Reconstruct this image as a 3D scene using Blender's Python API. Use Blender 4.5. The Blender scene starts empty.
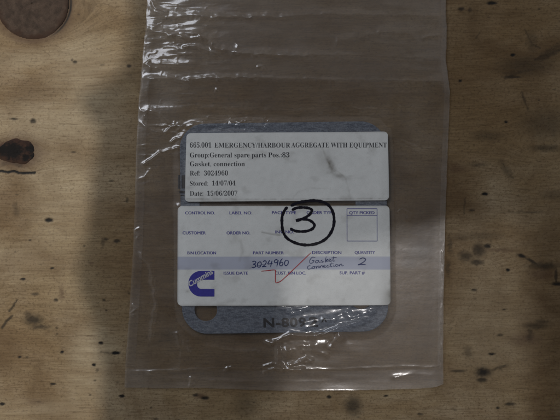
import bpy, math, random
import numpy as np
from mathutils import Vector, Matrix

# ------------------------------------------------------------------ scene, camera, light
scene = bpy.context.scene
COL = scene.collection
S = 0.0005                      # metres covered by one unit of the plan (0.5 mm)
CAMZ = 0.40

def P(x, y, z=0.0):             # plan position (origin top left, y down) to metres
    return ((x - 280.0) * S, (210.0 - y) * S, z)

cam_data = bpy.data.cameras.new('camera')
cam_data.sensor_width = 36.0
cam_data.lens = 36.0 * CAMZ / (560 * S)
cam_data.clip_start = 0.01
cam_data.clip_end = 50.0
cam = bpy.data.objects.new('camera', cam_data)
COL.objects.link(cam)
cam.location = (0, 0, CAMZ)
scene.camera = cam

world = bpy.data.worlds.new('World')
scene.world = world
world.use_nodes = True
world.node_tree.nodes['Background'].inputs[0].default_value = (1.0, 0.97, 0.92, 1)
world.node_tree.nodes['Background'].inputs[1].default_value = 0.10

def lamp(name, loc, target, size, power, color, size_y=None):
    d = bpy.data.lights.new(name, 'AREA')
    d.shape = 'RECTANGLE' if size_y else 'DISK'
    d.size = size
    if size_y:
        d.size_y = size_y
    d.energy = power
    d.color = color
    o = bpy.data.objects.new(name, d)
    COL.objects.link(o)
    o.location = loc
    o.rotation_euler = (Vector(target) - Vector(loc)).to_track_quat('-Z', 'Y').to_euler()
    return o

def bulb(name, loc, radius, power, color):
    d = bpy.data.lights.new(name, 'POINT')
    d.shadow_soft_size = radius
    d.energy = power
    d.color = color
    o = bpy.data.objects.new(name, d)
    COL.objects.link(o)
    o.location = loc
    return o

LA = Vector((-0.75, 0.22, 1.70))          # warm lamp, blocked by the photographer over most of the board
bulb('ceiling_lamp', LA, 0.012, 46.0, (1.0, 0.90, 0.76))
LC = Vector((0.22, 0.20, 1.90))           # second lamp, reaching the board between the photographer's chest and arm
bulb('second_lamp', LC, 0.024, 20.0, (1.0, 0.96, 0.90))
lamp('window_light', (-0.64, 0.70, 0.80), (0, 0, 0), 0.62, 5.9, (0.92, 0.96, 1.0), 0.70)

scene.view_settings.view_transform = 'Standard'
scene.view_settings.look = 'None'
scene.view_settings.exposure = 0.0
scene.view_settings.gamma = 1.0
scene.cycles.max_bounces = 10
scene.cycles.transparent_max_bounces = 16

# ------------------------------------------------------------------ numpy noise
rng = np.random.RandomState(7)
_tab = rng.rand(512, 512)

def vnoise(x, y, seed=0):
    x = np.asarray(x, float) + seed * 17.31
    y = np.asarray(y, float) + seed * 43.77
    xi = np.floor(x).astype(int); yi = np.floor(y).astype(int)
    fx = x - xi; fy = y - yi
    fx = fx * fx * fx * (fx * (fx * 6 - 15) + 10); fy = fy * fy * fy * (fy * (fy * 6 - 15) + 10)
    a = _tab[yi & 511, xi & 511]; b = _tab[yi & 511, (xi + 1) & 511]
    c = _tab[(yi + 1) & 511, xi & 511]; d = _tab[(yi + 1) & 511, (xi + 1) & 511]
    return (a * (1 - fx) + b * fx) * (1 - fy) + (c * (1 - fx) + d * fx) * fy

def fbm(x, y, n=4, seed=0, ridged=False):
    t = 0; amp = 1; s = 0
    for k in range(n):
        v = vnoise(x * 2 ** k, y * 2 ** k, seed + k * 3)
        if ridged:
            v = 1 - np.abs(2 * v - 1) * 1.6
        t = t + amp * v; s += amp; amp *= 0.5
    return t / s

def sstep(a, b, x):
    t = np.clip((x - a) / (b - a), 0, 1)
    return t * t * (3 - 2 * t)

def dist_poly(x, y, pts):
    """distance to a polyline and position 0..1 along it"""
    best = np.full(np.shape(x), 1e9); tt = np.zeros(np.shape(x))
    L = [math.dist(pts[i], pts[i + 1]) for i in range(len(pts) - 1)]
    tot = sum(L); acc = 0
    for i in range(len(pts) - 1):
        (x0, y0), (x1, y1) = pts[i], pts[i + 1]
        dx, dy = x1 - x0, y1 - y0
        t = np.clip(((x - x0) * dx + (y - y0) * dy) / (dx * dx + dy * dy + 1e-9), 0, 1)
        d = np.hypot(x - x0 - t * dx, y - y0 - t * dy)
        m = d < best
        best = np.where(m, d, best); tt = np.where(m, (acc + t * L[i]) / tot, tt)
        acc += L[i]
    return best, tt

# ------------------------------------------------------------------ mesh helpers
def link(name, me, mat=None, parent=None, label=None):
    o = bpy.data.objects.new(name, me)
    COL.objects.link(o)
    if mat and me is not None:
        me.materials.append(mat)
    if parent:
        o.parent = parent
    if label:
        o['label'] = label
    return o

def grid_mesh(name, X, Y, Z, smooth=True, attrs=None):
    """X,Y in plan units, Z in metres; 2-D arrays, rows going down the picture"""
    h, w = X.shape
    co = np.empty((h * w, 3), np.float32)
    co[:, 0] = ((X - 280.0) * S).ravel(); co[:, 1] = ((210.0 - Y) * S).ravel(); co[:, 2] = Z.ravel()
    idx = np.arange(h * w).reshape(h, w)
    q = np.stack([idx[1:, :-1], idx[1:, 1:], idx[:-1, 1:], idx[:-1, :-1]], -1).reshape(-1, 4)
    me = bpy.data.meshes.new(name)
    me.vertices.add(h * w); me.vertices.foreach_set('co', co.ravel())
    n = len(q)
    me.loops.add(n * 4); me.loops.foreach_set('vertex_index', q.ravel().astype(np.int32))
    me.polygons.add(n)
    me.polygons.foreach_set('loop_start', np.arange(0, n * 4, 4, dtype=np.int32))
    me.update(calc_edges=True)
    if smooth:
        me.shade_smooth()
    for k, v in (attrs or {}).items():
        a = me.attributes.new(k, 'FLOAT', 'POINT')
        a.data.foreach_set('value', np.ascontiguousarray(v, np.float32).ravel())
    return me

def py_mesh(name, verts, faces, smooth=False):
    me = bpy.data.meshes.new(name)
    me.from_pydata(verts, [], faces)
    me.update()
    if smooth:
        me.shade_smooth()
    return me

def smooth_line(pts, n=6):
    """Catmull-Rom through the points"""
    p = [pts[0]] + list(pts) + [pts[-1]]
    out = []
    for i in range(1, len(p) - 2):
        for k in range(n):
            t = k / n
            q = []
            for a in range(len(pts[0])):
                p0, p1, p2, p3 = p[i - 1][a], p[i][a], p[i + 1][a], p[i + 2][a]
                q.append(0.5 * (2 * p1 + (p2 - p0) * t + (2 * p0 - 5 * p1 + 4 * p2 - p3) * t * t + (3 * p1 - p0 - 3 * p2 + p3) * t ** 3))
            out.append(tuple(q))
    out.append(tuple(pts[-1]))
    return out

# ------------------------------------------------------------------ material helpers
class NT:
    def __init__(self, name):
        self.m = bpy.data.materials.new(name); self.m.use_nodes = True
        self.t = self.m.node_tree; self.t.nodes.clear()
        self.out = self.t.nodes.new('ShaderNodeOutputMaterial')
    def n(self, kind, ins=None, **kw):
        nd = self.t.nodes.new(kind)
        for k, v in kw.items():
            setattr(nd, k, v)
        for k, v in (ins or {}).items():
            s = nd.inputs[k]
            if hasattr(v, 'node') or isinstance(v, bpy.types.NodeSocket):
                self.t.links.new(v, s)
            else:
                s.default_value = v
        return nd
    def pos(self, sx=1, sy=1, sz=1, rot=0.0):
        tc = self.n('ShaderNodeTexCoord')
        mp = self.n('ShaderNodeMapping', {'Vector': tc.outputs['Object'], 'Scale': (sx, sy, sz), 'Rotation': (0, 0, rot)})
        return mp.outputs[0]
    def noise(self, vec, scale, detail=4, rough=0.55, dist=0.0):
        return self.n('ShaderNodeTexNoise', {'Vector': vec, 'Scale': scale, 'Detail': detail, 'Roughness': rough, 'Distortion': dist}).outputs['Fac']
    def ramp(self, fac, stops):
        nd = self.n('ShaderNodeValToRGB', {'Fac': fac})
        e = nd.color_ramp.elements
        while len(e) < len(stops):
            e.new(0.5)
        for el, (p, c) in zip(e, stops):
            el.position = p
            el.color = (c, c, c, 1) if isinstance(c, (int, float)) else (*c, 1)
        return nd.outputs['Color']
    def mix(self, fac, a, b, mode='MIX'):
        nd = self.n('ShaderNodeMix', data_type='RGBA', blend_type=mode)
        for i, v in ((0, fac), (6, a), (7, b)):
            s = nd.inputs[i]
            if isinstance(v, bpy.types.NodeSocket):
                self.t.links.new(v, s)
            elif isinstance(v, tuple):
                s.default_value = (*v, 1)
            else:
                s.default_value = v
        return nd.outputs[2]
    def math(self, op, a, b=0.0, clamp=False):
        nd = self.n('ShaderNodeMath', operation=op, use_clamp=clamp)
        for i, v in ((0, a), (1, b)):
            if isinstance(v, bpy.types.NodeSocket):
                self.t.links.new(v, nd.inputs[i])
            else:
                nd.inputs[i].default_value = v
        return nd.outputs[0]
    def attr(self, name):
        return self.n('ShaderNodeAttribute', attribute_name=name).outputs['Fac']
    def surf(self, sh):
        self.t.links.new(sh.outputs[0], self.out.inputs['Surface'])
        return self.m
    def bsdf(self, col, rough=0.6, bump=None, bstr=0.3, bdist=0.0003, spec=0.5, **extra):
        b = self.n('ShaderNodeBsdfPrincipled')
        for k, v in (('Base Color', col), ('Roughness', rough), ('Specular IOR Level', spec)):
            s = b.inputs[k]
            if isinstance(v, bpy.types.NodeSocket):
                self.t.links.new(v, s)
            else:
                s.default_value = (*v, 1) if isinstance(v, tuple) else v
        for k, v in extra.items():
            b.inputs[k].default_value = v
        if bump is not None:
            bp = self.n('ShaderNodeBump', {'Height': bump, 'Strength': bstr, 'Distance': bdist})
            self.t.links.new(bp.outputs[0], b.inputs['Normal'])
        return b

def wood_material(name, light, dark, brown):
    t = NT(name)
    v1 = t.pos(1, 1, 1)
    tc0 = t.n('ShaderNodeTexCoord')
    bent = t.n('ShaderNodeVectorMath', {0: tc0.outputs['Object'], 1: t.n('ShaderNodeCombineXYZ', {'Y': t.attr('bend')}).outputs[0]}, operation='ADD').outputs[0]
    def gp(sx, sy):
        return t.n('ShaderNodeMapping', {'Vector': bent, 'Scale': (sx, sy, 1)}).outputs[0]
    grain = t.noise(gp(22, 430), 1.0, 6, 0.66, 0.5)          # fine horizontal fibres
    fibre = t.noise(gp(100, 2100), 1.0, 3, 0.6, 0.4)
    broad = t.noise(gp(7, 40), 1.0, 5, 0.62, 1.2)
    blot = t.noise(v1, 20.0, 7, 0.68, 1.2)
    grit = t.noise(v1, 800.0, 4, 0.75)
    pore = t.noise(t.pos(420, 1300, 1), 1.0, 2, 0.5)
    pale = t.noise(t.pos(16, 24, 1), 1.0, 5, 0.7, 0.7)
    c = t.mix(t.ramp(grain, [(0.28, 0.0), (0.70, 1.0)]), tuple(a * 0.76 for a in light), light)
    c = t.mix(t.ramp(pale, [(0.44, 0.0), (0.62, 0.85)]), c, (0.49, 0.40, 0.275))
    c = t.mix(t.ramp(broad, [(0.44, 0.0), (0.74, 0.55)]), c, brown)
    c = t.mix(t.ramp(blot, [(0.42, 0.0), (0.68, 0.72)]), c, tuple(a * b for a, b in zip(brown, (0.72, 0.75, 0.8))))
    c = t.mix(t.ramp(fibre, [(0.34, 0.42), (0.54, 0.0)]), c, tuple(a * 0.6 for a in brown))
    c = t.mix(t.ramp(grit, [(0.35, 0.45), (0.50, 0.0)]), c, tuple(a * 0.5 for a in brown))
    c = t.mix(t.ramp(pore, [(0.27, 0.5), (0.36, 0.0)]), c, dark)
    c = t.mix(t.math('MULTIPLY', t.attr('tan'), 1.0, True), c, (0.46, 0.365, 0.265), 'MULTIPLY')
    c = t.mix(t.math('MULTIPLY', t.attr('pale'), 0.65, True), c, t.mix(t.ramp(grain, [(0.32, 0.0), (0.62, 1.0)]), (0.34, 0.27, 0.18), (0.52, 0.44, 0.31)))
    c = t.mix(t.ramp(grit, [(0.33, 0.28), (0.46, 0.0)]), c, (0.09, 0.06, 0.035))
    c = t.mix(t.ramp(t.noise(gp(60, 900), 1.0, 4, 0.7, 0.6), [(0.30, 0.55), (0.42, 0.0)]), c, (0.10, 0.065, 0.035))
    edge = t.math('ADD', t.attr('red'), t.math('MULTIPLY', t.math('SUBTRACT', grain, 0.5), 0.5), True)
    c = t.mix(t.math('MULTIPLY', edge, t.math('GREATER_THAN', t.attr('red'), 0.01)), c, (0.075, 0.036, 0.024))
    edge = t.math('ADD', t.attr('black'), t.math('MULTIPLY', t.math('SUBTRACT', fibre, 0.5), 0.7), True)
    c = t.mix(t.math('MULTIPLY', edge, t.math('GREATER_THAN', t.attr('black'), 0.02)), c, (0.012, 0.010, 0.009))
    bump = t.math('ADD', t.math('MULTIPLY', grain, 0.6), t.math('ADD', t.math('MULTIPLY', fibre, 0.35), t.math('MULTIPLY', grit, 0.25)))
    return t.surf(t.bsdf(c, t.ramp(grain, [(0.3, 0.75), (0.7, 0.6)]), bump, 0.55, 0.00035, 0.3))

M_WOOD = wood_material('bare_plywood', (0.435, 0.33, 0.195), (0.085, 0.055, 0.032), (0.25, 0.155, 0.075))

def knot_material(name, a, b, c0):
    t = NT(name)
    ring = t.n('ShaderNodeTexWave', {'Vector': t.pos(1, 1.1, 1), 'Scale': 48.0, 'Distortion': 12.0, 'Detail': 5.0, 'Detail Scale': 90.0, 'Detail Roughness': 0.7}, wave_type='RINGS', rings_direction='Z').outputs['Fac']
    n1 = t.noise(t.pos(1, 1, 1), 260.0, 5, 0.65)
    c = t.mix(ring, a, b)
    c = t.mix(t.ramp(n1, [(0.35, 0.7), (0.6, 0.0)]), c, c0)
    rim = t.attr('rim')
    c = t.mix(rim, c, (0.065, 0.033, 0.02))
    c = t.mix(t.attr('black'), c, (0.01, 0.008, 0.008))
    return t.surf(t.bsdf(c, 0.6, t.math('ADD', n1, t.math('MULTIPLY', ring, 0.4)), 0.6, 0.0004, 0.35))

M_KNOT = knot_material('brown_knot_wood', (0.080, 0.053, 0.039), (0.15, 0.106, 0.080), (0.035, 0.024, 0.018))
M_KNOT_RED = knot_material('red_knot_wood', (0.055, 0.024, 0.017), (0.09, 0.05, 0.034), (0.02, 0.012, 0.010))

def plain(name, col, rough=0.6, var=0.15, scale=900.0, spec=0.4, bdist=0.0001):
    t = NT(name)
    n = t.noise(t.pos(), scale, 3, 0.6)
    c = t.mix(n, tuple(v * (1 - var) for v in col), tuple(min(1, v * (1 + var)) for v in col))
    return t.surf(t.bsdf(c, rough, n, 0.3, bdist, spec))

def paper_material(name, base):
    t = NT(name)
    n = t.noise(t.pos(), 300.0, 4, 0.6); f = t.noise(t.pos(), 2600.0, 2, 0.6)
    c = t.mix(t.ramp(n, [(0.35, 0.0), (0.7, 1.0)]), tuple(v * 0.93 for v in base), base)
    c = t.mix(t.ramp(f, [(0.3, 0.14), (0.5, 0.0)]), c, (0.3, 0.29, 0.27))
    c = t.mix(t.attr('band'), c, (0.49, 0.52, 0.66))
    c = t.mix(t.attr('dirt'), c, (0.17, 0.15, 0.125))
    return t.surf(t.bsdf(c, 0.42, t.math('ADD', t.math('MULTIPLY', f, 0.3), n), 0.18, 0.0002, 0.45))

M_PAPER = paper_material('white_label_paper', (0.85, 0.865, 0.88))

def film_material(name, haze, rough, tint=(0.93, 0.915, 0.90), spec=1.0):
    t = NT(name)
    sc = t.noise(t.pos(90, 620, 1), 1.0, 5, 0.7, 0.8)
    bl = t.noise(t.pos(1, 1, 1), 70.0, 5, 0.6, 0.5)
    scratch = t.noise(t.pos(700, 60, 1, 0.5), 1.0, 3, 0.6, 0.6)
    hz = t.math('MULTIPLY', t.ramp(t.math('ADD', t.math('MULTIPLY', bl, 0.7), t.math('MULTIPLY', sc, 0.3)), [(0.34, 0.45), (0.66, 1.45)]), haze)
    hz = t.math('ADD', hz, t.math('MULTIPLY', t.ramp(scratch, [(0.66, 0.0), (0.76, 1.0)]), haze * 0.7))
    hz = t.math('ADD', hz, t.math('MULTIPLY', t.attr('painted_sheen'), 0.15), True)  # sheen painted in as extra diffuse haze
    tr = t.n('ShaderNodeBsdfTransparent', {'Color': (*tint, 1)})
    fine = t.noise(t.pos(), 420.0, 4, 0.65)
    bp = t.n('ShaderNodeBump', {'Height': t.math('ADD', t.math('MULTIPLY', fine, 0.5), t.math('MULTIPLY', bl, 1.0)), 'Strength': 0.35, 'Distance': 0.00016})
    df = t.n('ShaderNodeBsdfDiffuse', {'Color': (0.70, 0.64, 0.60, 1), 'Normal': bp.outputs[0]})
    gl = t.n('ShaderNodeBsdfGlossy', {'Color': (0.95, 0.95, 1.0, 1), 'Roughness': rough, 'Normal': bp.outputs[0]})
    m1 = t.n('ShaderNodeMixShader', {0: hz, 1: tr.outputs[0], 2: df.outputs[0]})
    gs = t.n('ShaderNodeBsdfGlossy', {'Color': (0.95, 0.95, 1.0, 1), 'Roughness': 0.36, 'Normal': bp.outputs[0]})
    gl = t.n('ShaderNodeMixShader', {0: 0.28, 1: gl.outputs[0], 2: gs.outputs[0]})
    lw = t.n('ShaderNodeLayerWeight', {'Blend': 0.5, 'Normal': bp.outputs[0]})
    fr = t.math('ADD', t.math('MULTIPLY', t.math('POWER', lw.outputs['Facing'], 5.0), 0.9), 0.045)
    m2 = t.n('ShaderNodeMixShader', {0: t.math('MULTIPLY', fr, spec, True), 1: m1.outputs[0], 2: gl.outputs[0]})
    return t.surf(m2)

M_FILM = film_material('clear_polythene', 0.050, 0.16, (0.98, 0.97, 0.955), spec=2.4)
M_FILM_BACK = film_material('clear_polythene_back', 0.035, 0.25, (0.985, 0.98, 0.97), spec=1.9)
M_SEAL = film_material('welded_polythene', 0.06, 0.22, (0.985, 0.98, 0.975), spec=1.4)

def gasket_material():
    t = NT('blue_grey_fibre_sheet')
    a = t.noise(t.pos(1, 1, 1), 1400.0, 4, 0.7)
    b = t.noise(t.pos(300, 1000, 1), 1.0, 4, 0.65, 0.6)
    d = t.noise(t.pos(), 110.0, 4, 0.6)
    c = t.mix(t.ramp(a, [(0.32, 0.0), (0.68, 1.0)]), (0.11, 0.135, 0.19), (0.30, 0.34, 0.42))
    c = t.mix(t.ramp(b, [(0.40, 0.6), (0.56, 0.0)]), c, (0.055, 0.068, 0.11))
    c = t.mix(t.ramp(d, [(0.5, 0.0), (0.8, 0.5)]), c, (0.24, 0.27, 0.34))
    return t.surf(t.bsdf(c, 0.8, t.math('ADD', a, b), 0.7, 0.0003, 0.25))

M_GASKET = gasket_material()
M_INK = plain('black_print', (0.045, 0.045, 0.055), 0.5)
M_INK_GASKET = plain('dark_print_on_fibre', (0.018, 0.02, 0.03), 0.8, 0.5, 1500)
M_BLUE = plain('blue_print', (0.09, 0.085, 0.33), 0.5, 0.35, 2500)
M_LOGO = plain('violet_blue_print', (0.065, 0.06, 0.36), 0.45, 0.25)
M_WHITE_INK = plain('unprinted_white', (0.62, 0.62, 0.68), 0.5)
M_MARKER = plain('black_marker', (0.012, 0.011, 0.02), 0.35, 0.4, 1200)
M_PEN = plain('dark_blue_pen', (0.035, 0.05, 0.16), 0.4, 0.3)
M_RED = plain('red_pen', (0.50, 0.06, 0.07), 0.4, 0.35, 1500)

# ------------------------------------------------------------------ plywood board
def axis(lo, hi, step, far, n):
    mid = np.arange(lo, hi + 1e-6, step)
    k = np.linspace(0, 1, n + 1)[1:] ** 1.8
    return np.concatenate([(lo - far * k)[::-1], mid, hi + far * k])

bx = axis(-24, 584, 0.9, 360, 34)
by = axis(-24, 444, 0.9, 330, 34)
BX, BY = np.meshgrid(bx, by)
WX = BX + 5 * (fbm(BX / 14, BY / 9, 3, 1) - .5) * 2
WY = BY + 3.5 * (fbm(BX / 14, BY / 9, 3, 2) - .5) * 2
FX = BX + 2.2 * (fbm(BX / 3.0, BY / 2.0, 3, 3) - .5) * 2
FY = BY + 1.6 * (fbm(BX / 3.0, BY / 1.6, 3, 4) - .5) * 2

def blob(cx, cy, rx, ry, soft=0.5, X=WX, Y=WY, rot=0.0):
    c, s = math.cos(rot), math.sin(rot)
    dx = (X - cx) * c + (Y - cy) * s; dy = -(X - cx) * s + (Y - cy) * c
    return 1 - sstep(1 - soft, 1 + soft, np.hypot(dx / rx, dy / ry))

def stroke(pts, w, soft=0.6, X=FX, Y=FY):
    d, t = dist_poly(X, Y, pts)
    return 1 - sstep(w * (1 - soft), w * (1 + soft), d)

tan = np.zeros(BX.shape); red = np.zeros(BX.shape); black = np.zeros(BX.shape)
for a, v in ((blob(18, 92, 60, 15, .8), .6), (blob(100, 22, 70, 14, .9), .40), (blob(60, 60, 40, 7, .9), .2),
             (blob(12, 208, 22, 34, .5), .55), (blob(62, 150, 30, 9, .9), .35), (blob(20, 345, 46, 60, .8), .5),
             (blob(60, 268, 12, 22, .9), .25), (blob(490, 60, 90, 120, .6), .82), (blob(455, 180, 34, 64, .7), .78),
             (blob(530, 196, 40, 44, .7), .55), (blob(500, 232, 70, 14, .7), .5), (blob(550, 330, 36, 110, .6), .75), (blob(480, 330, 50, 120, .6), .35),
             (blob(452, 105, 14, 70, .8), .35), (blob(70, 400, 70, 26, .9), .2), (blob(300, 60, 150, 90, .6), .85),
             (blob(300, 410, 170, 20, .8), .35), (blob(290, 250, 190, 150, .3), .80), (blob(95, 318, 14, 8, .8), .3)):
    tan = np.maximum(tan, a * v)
# round knots with their dark surround
for a, v in ((blob(33, 3, 42, 40, .12), .55), (blob(17, 153, 24, 16, .6, FX, FY), .8), (blob(8, 150, 13, 10, .4, FX, FY), 1),
             (blob(62, 293, 2, 6, .8, FX, FY), .5), (blob(92, 263, 3, 1.6, .8, FX, FY), .5), (blob(35, 402, 7, 3, .8, FX, FY), .3),
             (blob(458, 168, 10, 4, .9, FX, FY), .45), (blob(200, 396, 5, 2.5, .7, FX, FY), .6), (blob(542, 275, 12, 5, .8, FX, FY), .5),
             (blob(524, 340, 14, 6, .9, FX, FY), .5), (blob(500, 250, 12, 1.6, .8, FX, FY), .5)):
    red = np.maximum(red, a * v)
spots = [(49, 220, 4.0, 2.4, .95), (33, 121, 3, 2.6, .75), (14, 119, 4, 1.0, .7), (33, 320, 8, 5, .85), (40, 327, 9, 2.2, .7), (28, 316, 4, 4, .6),
         (62, 352, 1.9, 1.4, .9), (27, 357, 1.7, 1.3, .9), (20, 357, 1.9, 1.2, .9), (53, 384, 3, 1.3, .8), (94, 365, 2.0, 1.5, .95), (97, 370, 1.6, 1.5, .95),
         (101, 343, 2.4, 1.6, .9), (116, 353, 4.2, 1.7, .95), (57, 328, 1.5, 1.5, .8), (57, 334, 1.3, 1.2, .8), (52, 268, 1.8, 1.2, .8), (23, 279, 3, 1.1, .85),
         (56, 300, 1.9, 1.6, .7), (35, 294, 4, 1.6, .6), (2, 404, 3.2, 1.4, .9), (122, 396, 3, 1.4, .9), (30, 240, 1.6, 1.2, .6), (117, 241, 3.4, 1.8, .7),
         (106, 239, 2.4, 1.6, .6), (129, 66, 2.4, 1.8, .7), (75, 62, 2.2, 1.6, .7), (104, 300, 1.7, 1.2, .7), (103, 242, 2, 5, .4), (127, 200, 1.4, 3, .5),
         (483, 372, 7.0, 4.6, 1.0), (482, 380, 5, 2.4, .7), (492, 354, 3.4, 1.3, .85), (458, 371, 8, 1.4, .55), (499, 368, 9, 1.6, .6, -0.3),
         (466, 256, 6.5, 4.6, .72), (479, 250, 5.5, 6.5, .85), (487, 246, 4, 2.4, .8), (477, 262, 6, 2.6, .8), (508, 270, 2.0, 1.7, .95), (474, 290, 3, 1.3, .7),
         (522, 256, 5, 1.8, .8, .35), (533, 262, 8, 1.6, .7, .5), (544, 266, 14, 3.4, .75), (558, 284, 6, 2, .8), (556, 276, 1.5, 8, .6),
         (461, 9, 3.4, 1.7, .7), (492, 3, 5, 2, .85), (470, 10, 2.4, 2, .5), (513, 55, 2.3, 1.6, .95), (460, 81, 1.8, 1.4, .9), (506, 122, 1.9, 1.4, .9), (485, 194, 3.2, 1.7, .95),
         (525, 66, 24, 9, .50), (514, 73, 12, 2.2, .5), (548, 56, 16, 3, .6, -.45), (532, 42, 5, 10, .35), (552, 50, 14, 3, .5, -.5), (512, 77, 9, 1.4, .7),
         (488, 136, 14, 5, .42), (545, 125, 20, 14, .42), (545, 148, 14, 3, .62), (478, 165, 8, 2, .5), (506, 170, 3, 9, .4, -.6), (552, 195, 10, 4, .4),
         (500, 335, 3, 1.6, .5), (536, 326, 11, 3, .65), (530, 334, 3, 7, .55), (541, 322, 6, 2.4, .6), (468, 352, 4, 5, .5), (510, 404, 5, 1.6, .7), (498, 408, 2, 1.4, .8),
         (472, 210, 3, 1.3, .6), (462, 238, 8, 2.6, .4), (480, 236, 20, 4, .35), (524, 212, 18, 1.2, .4), (450, 245, 2, 9, .5), (448, 268, 2.5, 8, .5),
         (353, 406, 8, 9, .75), (352, 400, 4, 4, .6), (329, 397, 2.4, 1.5, .85), (386, 396, 2, 1.2, .8), (455, 410, 2, 1.2, .6), (420, 414, 3, 1.2, .6),
         (205, 398, 4, 2, .8), (195, 395, 3, 1.4, .7), (245, 404, 10, 12, .35), (420, 252, 12, 9, .5), (410, 262, 9, 6, .5), (170, 335, 10, 6, .3),
         (90, 395, 1.2, 1.0, .6), (72, 60, 1.2, 1, .6), (84, 246, 1.3, 1.0, .5), (15, 252, 1.3, 1, .6), (39, 402, 2, 1, .5)]
for s_ in spots:
    cx, cy, rx, ry, v = s_[:5]
    rot = s_[5] if len(s_) > 5 else 0.0
    sharp = rx * ry < 14
    v = v * (.55 if (sharp and rx * ry < 3.2 and int(cx) % 2) else 1)
    black = np.maximum(black, blob(cx, cy, rx, ry, .45 if sharp else .75, FX if not sharp else BX + (FX - BX) * .35, FY if not sharp else BY + (FY - BY) * .35, rot) * v * (1.15 if sharp else .95))
# scattered pores and flecks
rs = random.Random(11)
for k in range(70):
    cx, cy = rs.uniform(0, 560), rs.uniform(0, 420)
    if 150 < cx < 435 and 5 < cy < 380:
        continue
    r = rs.uniform(.35, .85)
    ix0, ix1 = np.searchsorted(bx, cx - 9), np.searchsorted(bx, cx + 9)
    iy0, iy1 = np.searchsorted(by, cy - 4), np.searchsorted(by, cy + 4)
    sl = (slice(iy0, iy1), slice(ix0, ix1))
    e = np.hypot((BX[sl] - cx) / (r * rs.uniform(1.0, 3.6)), (BY[sl] - cy) / r)
    black[sl] = np.maximum(black[sl], (1 - sstep(.5, 1.5, e)) * rs.uniform(.3, .85))
for pts, w, v in (([(0, 171), (8, 172), (14, 171), (19, 173), (28, 173), (35, 172.5)], 1.15, 1.3), ([(3, 164), (12, 162), (20, 165)], 2.2, .35),
                  ([(12, 316), (6, 322), (2, 328)], 1.2, .75), ([(9, 311), (13, 307), (17, 300)], 1.0, .7), ([(15, 205), (17, 214)], 2.6, .3),
                  ([(78, 98), (74, 86)], .6, .15), ([(525, 104), (522, 92), (528, 110)], .9, .5), ([(503, 164), (507, 172), (513, 178)], .8, .5),
                  ([(480, 32), (476, 38)], .7, .4), ([(465, 198), (464, 214)], .8, .4), ([(525, 30), (532, 44), (540, 48)], 1.0, .5),
                  ([(535, 60), (545, 55), (560, 50)], 1.6, .6), ([(505, 78), (520, 72), (532, 70)], 1.5, .55), ([(100, 352), (110, 353), (118, 352)], .6, .5)):
    black = np.maximum(black, stroke(pts, w, .6, BX + (FX - BX) * .4, BY + (FY - BY) * .35) * v)
# crescent crack round the big knot
ang = np.arctan2(BY - 3, BX - 33)
rr = np.hypot((BX - 33) / 37.5, (BY - 3) / 37.0)
crack = np.exp(-((rr - 1.012) / .034) ** 2) * sstep(-.9, -.3, ang) * (1 - sstep(.7, 1.25, ang))
black = np.maximum(black, crack * 1.0)
red = np.maximum(red, np.exp(-((rr - 1.05) / .10) ** 2) * .45 * sstep(-.2, .8, ang))
pale = np.zeros(BX.shape)
for a, v in ((blob(88, 72, 34, 34, .7, rot=-.6), .9), (blob(60, 118, 46, 22, .8), .7), (blob(60, 210, 30, 60, .8), .6), (blob(72, 300, 20, 24, .8), .4), (blob(88, 372, 22, 50, .6, rot=.15), .9),
             (blob(40, 410, 60, 10, .8), .6), (blob(15, 60, 40, 10, .9), .5), (blob(490, 330, 40, 50, .8), .35), (blob(30, 262, 34, 18, .8), .45)):
    pale = np.maximum(pale, a * v)
pale = pale * (.35 + .9 * fbm(BX / 22, BY / 9, 4, 171))
bend = 2.2 * (fbm(BX / 90, BY / 45, 3, 141) - .5) * 2
for kx, ky, kr in ((33, 3, 36), (17, 153, 15), (483, 372, 5), (478, 252, 9), (545, 140, 16), (540, 270, 8), (35, 320, 6), (49, 220, 3)):
    r2_ = (BX - kx) ** 2 / 2.6 + (BY - ky) ** 2 + 1e-6
    bend = bend - (BY - ky) * np.minimum(kr * kr / r2_, 1.0)
BZ = (fbm(BX / 60, BY / 9, 4, 9) - .5) * 0.00025 + (fbm(BX / 12, BY / 1.6, 2, 12) - .5) * 0.00009
BZ = BZ - 0.00012 * sstep(.6, 1, black)
BZ = BZ - 0.0006 * (rr < 0.965)
rk2 = np.hypot((BX - 17) / 17.0, (BY - 152) / 10.5)

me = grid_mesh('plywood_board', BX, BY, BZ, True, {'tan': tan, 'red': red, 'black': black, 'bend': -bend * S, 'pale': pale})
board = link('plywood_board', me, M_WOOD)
board['label'] = 'worn bare plywood board with brown knots and dark stains lying under the plastic bag'
board['category'] = 'wooden board'
# thickness: layered ply edge below the face
x0, x1, y0, y1 = bx[0], bx[-1], by[0], by[-1]
lay = [-0.0002, -0.003, -0.006, -0.009, -0.012]
M_PLY = [plain('ply_edge_light', (0.34, 0.26, 0.16), 0.7, .3, 300), plain('ply_edge_dark', (0.20, 0.13, 0.075), 0.7, .3, 300)]
for k in range(4):
    ins = 0.6 if k % 2 else 0.1
    a, b = lay[k] - 0.0004, lay[k + 1] - 0.0004
    c = [P(x0 + ins, y0 + ins), P(x1 - ins, y0 + ins), P(x1 - ins, y1 - ins), P(x0 + ins, y1 - ins)]
    vs = [(p[0], p[1], a) for p in c] + [(p[0], p[1], b) for p in c]
    link('veneer_layer', py_mesh('veneer_layer', vs, [(3, 2, 1, 0), (4, 5, 6, 7), (0, 1, 5, 4), (1, 2, 6, 5), (2, 3, 7, 6), (3, 0, 4, 7)]), M_PLY[k % 2], board)

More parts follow.
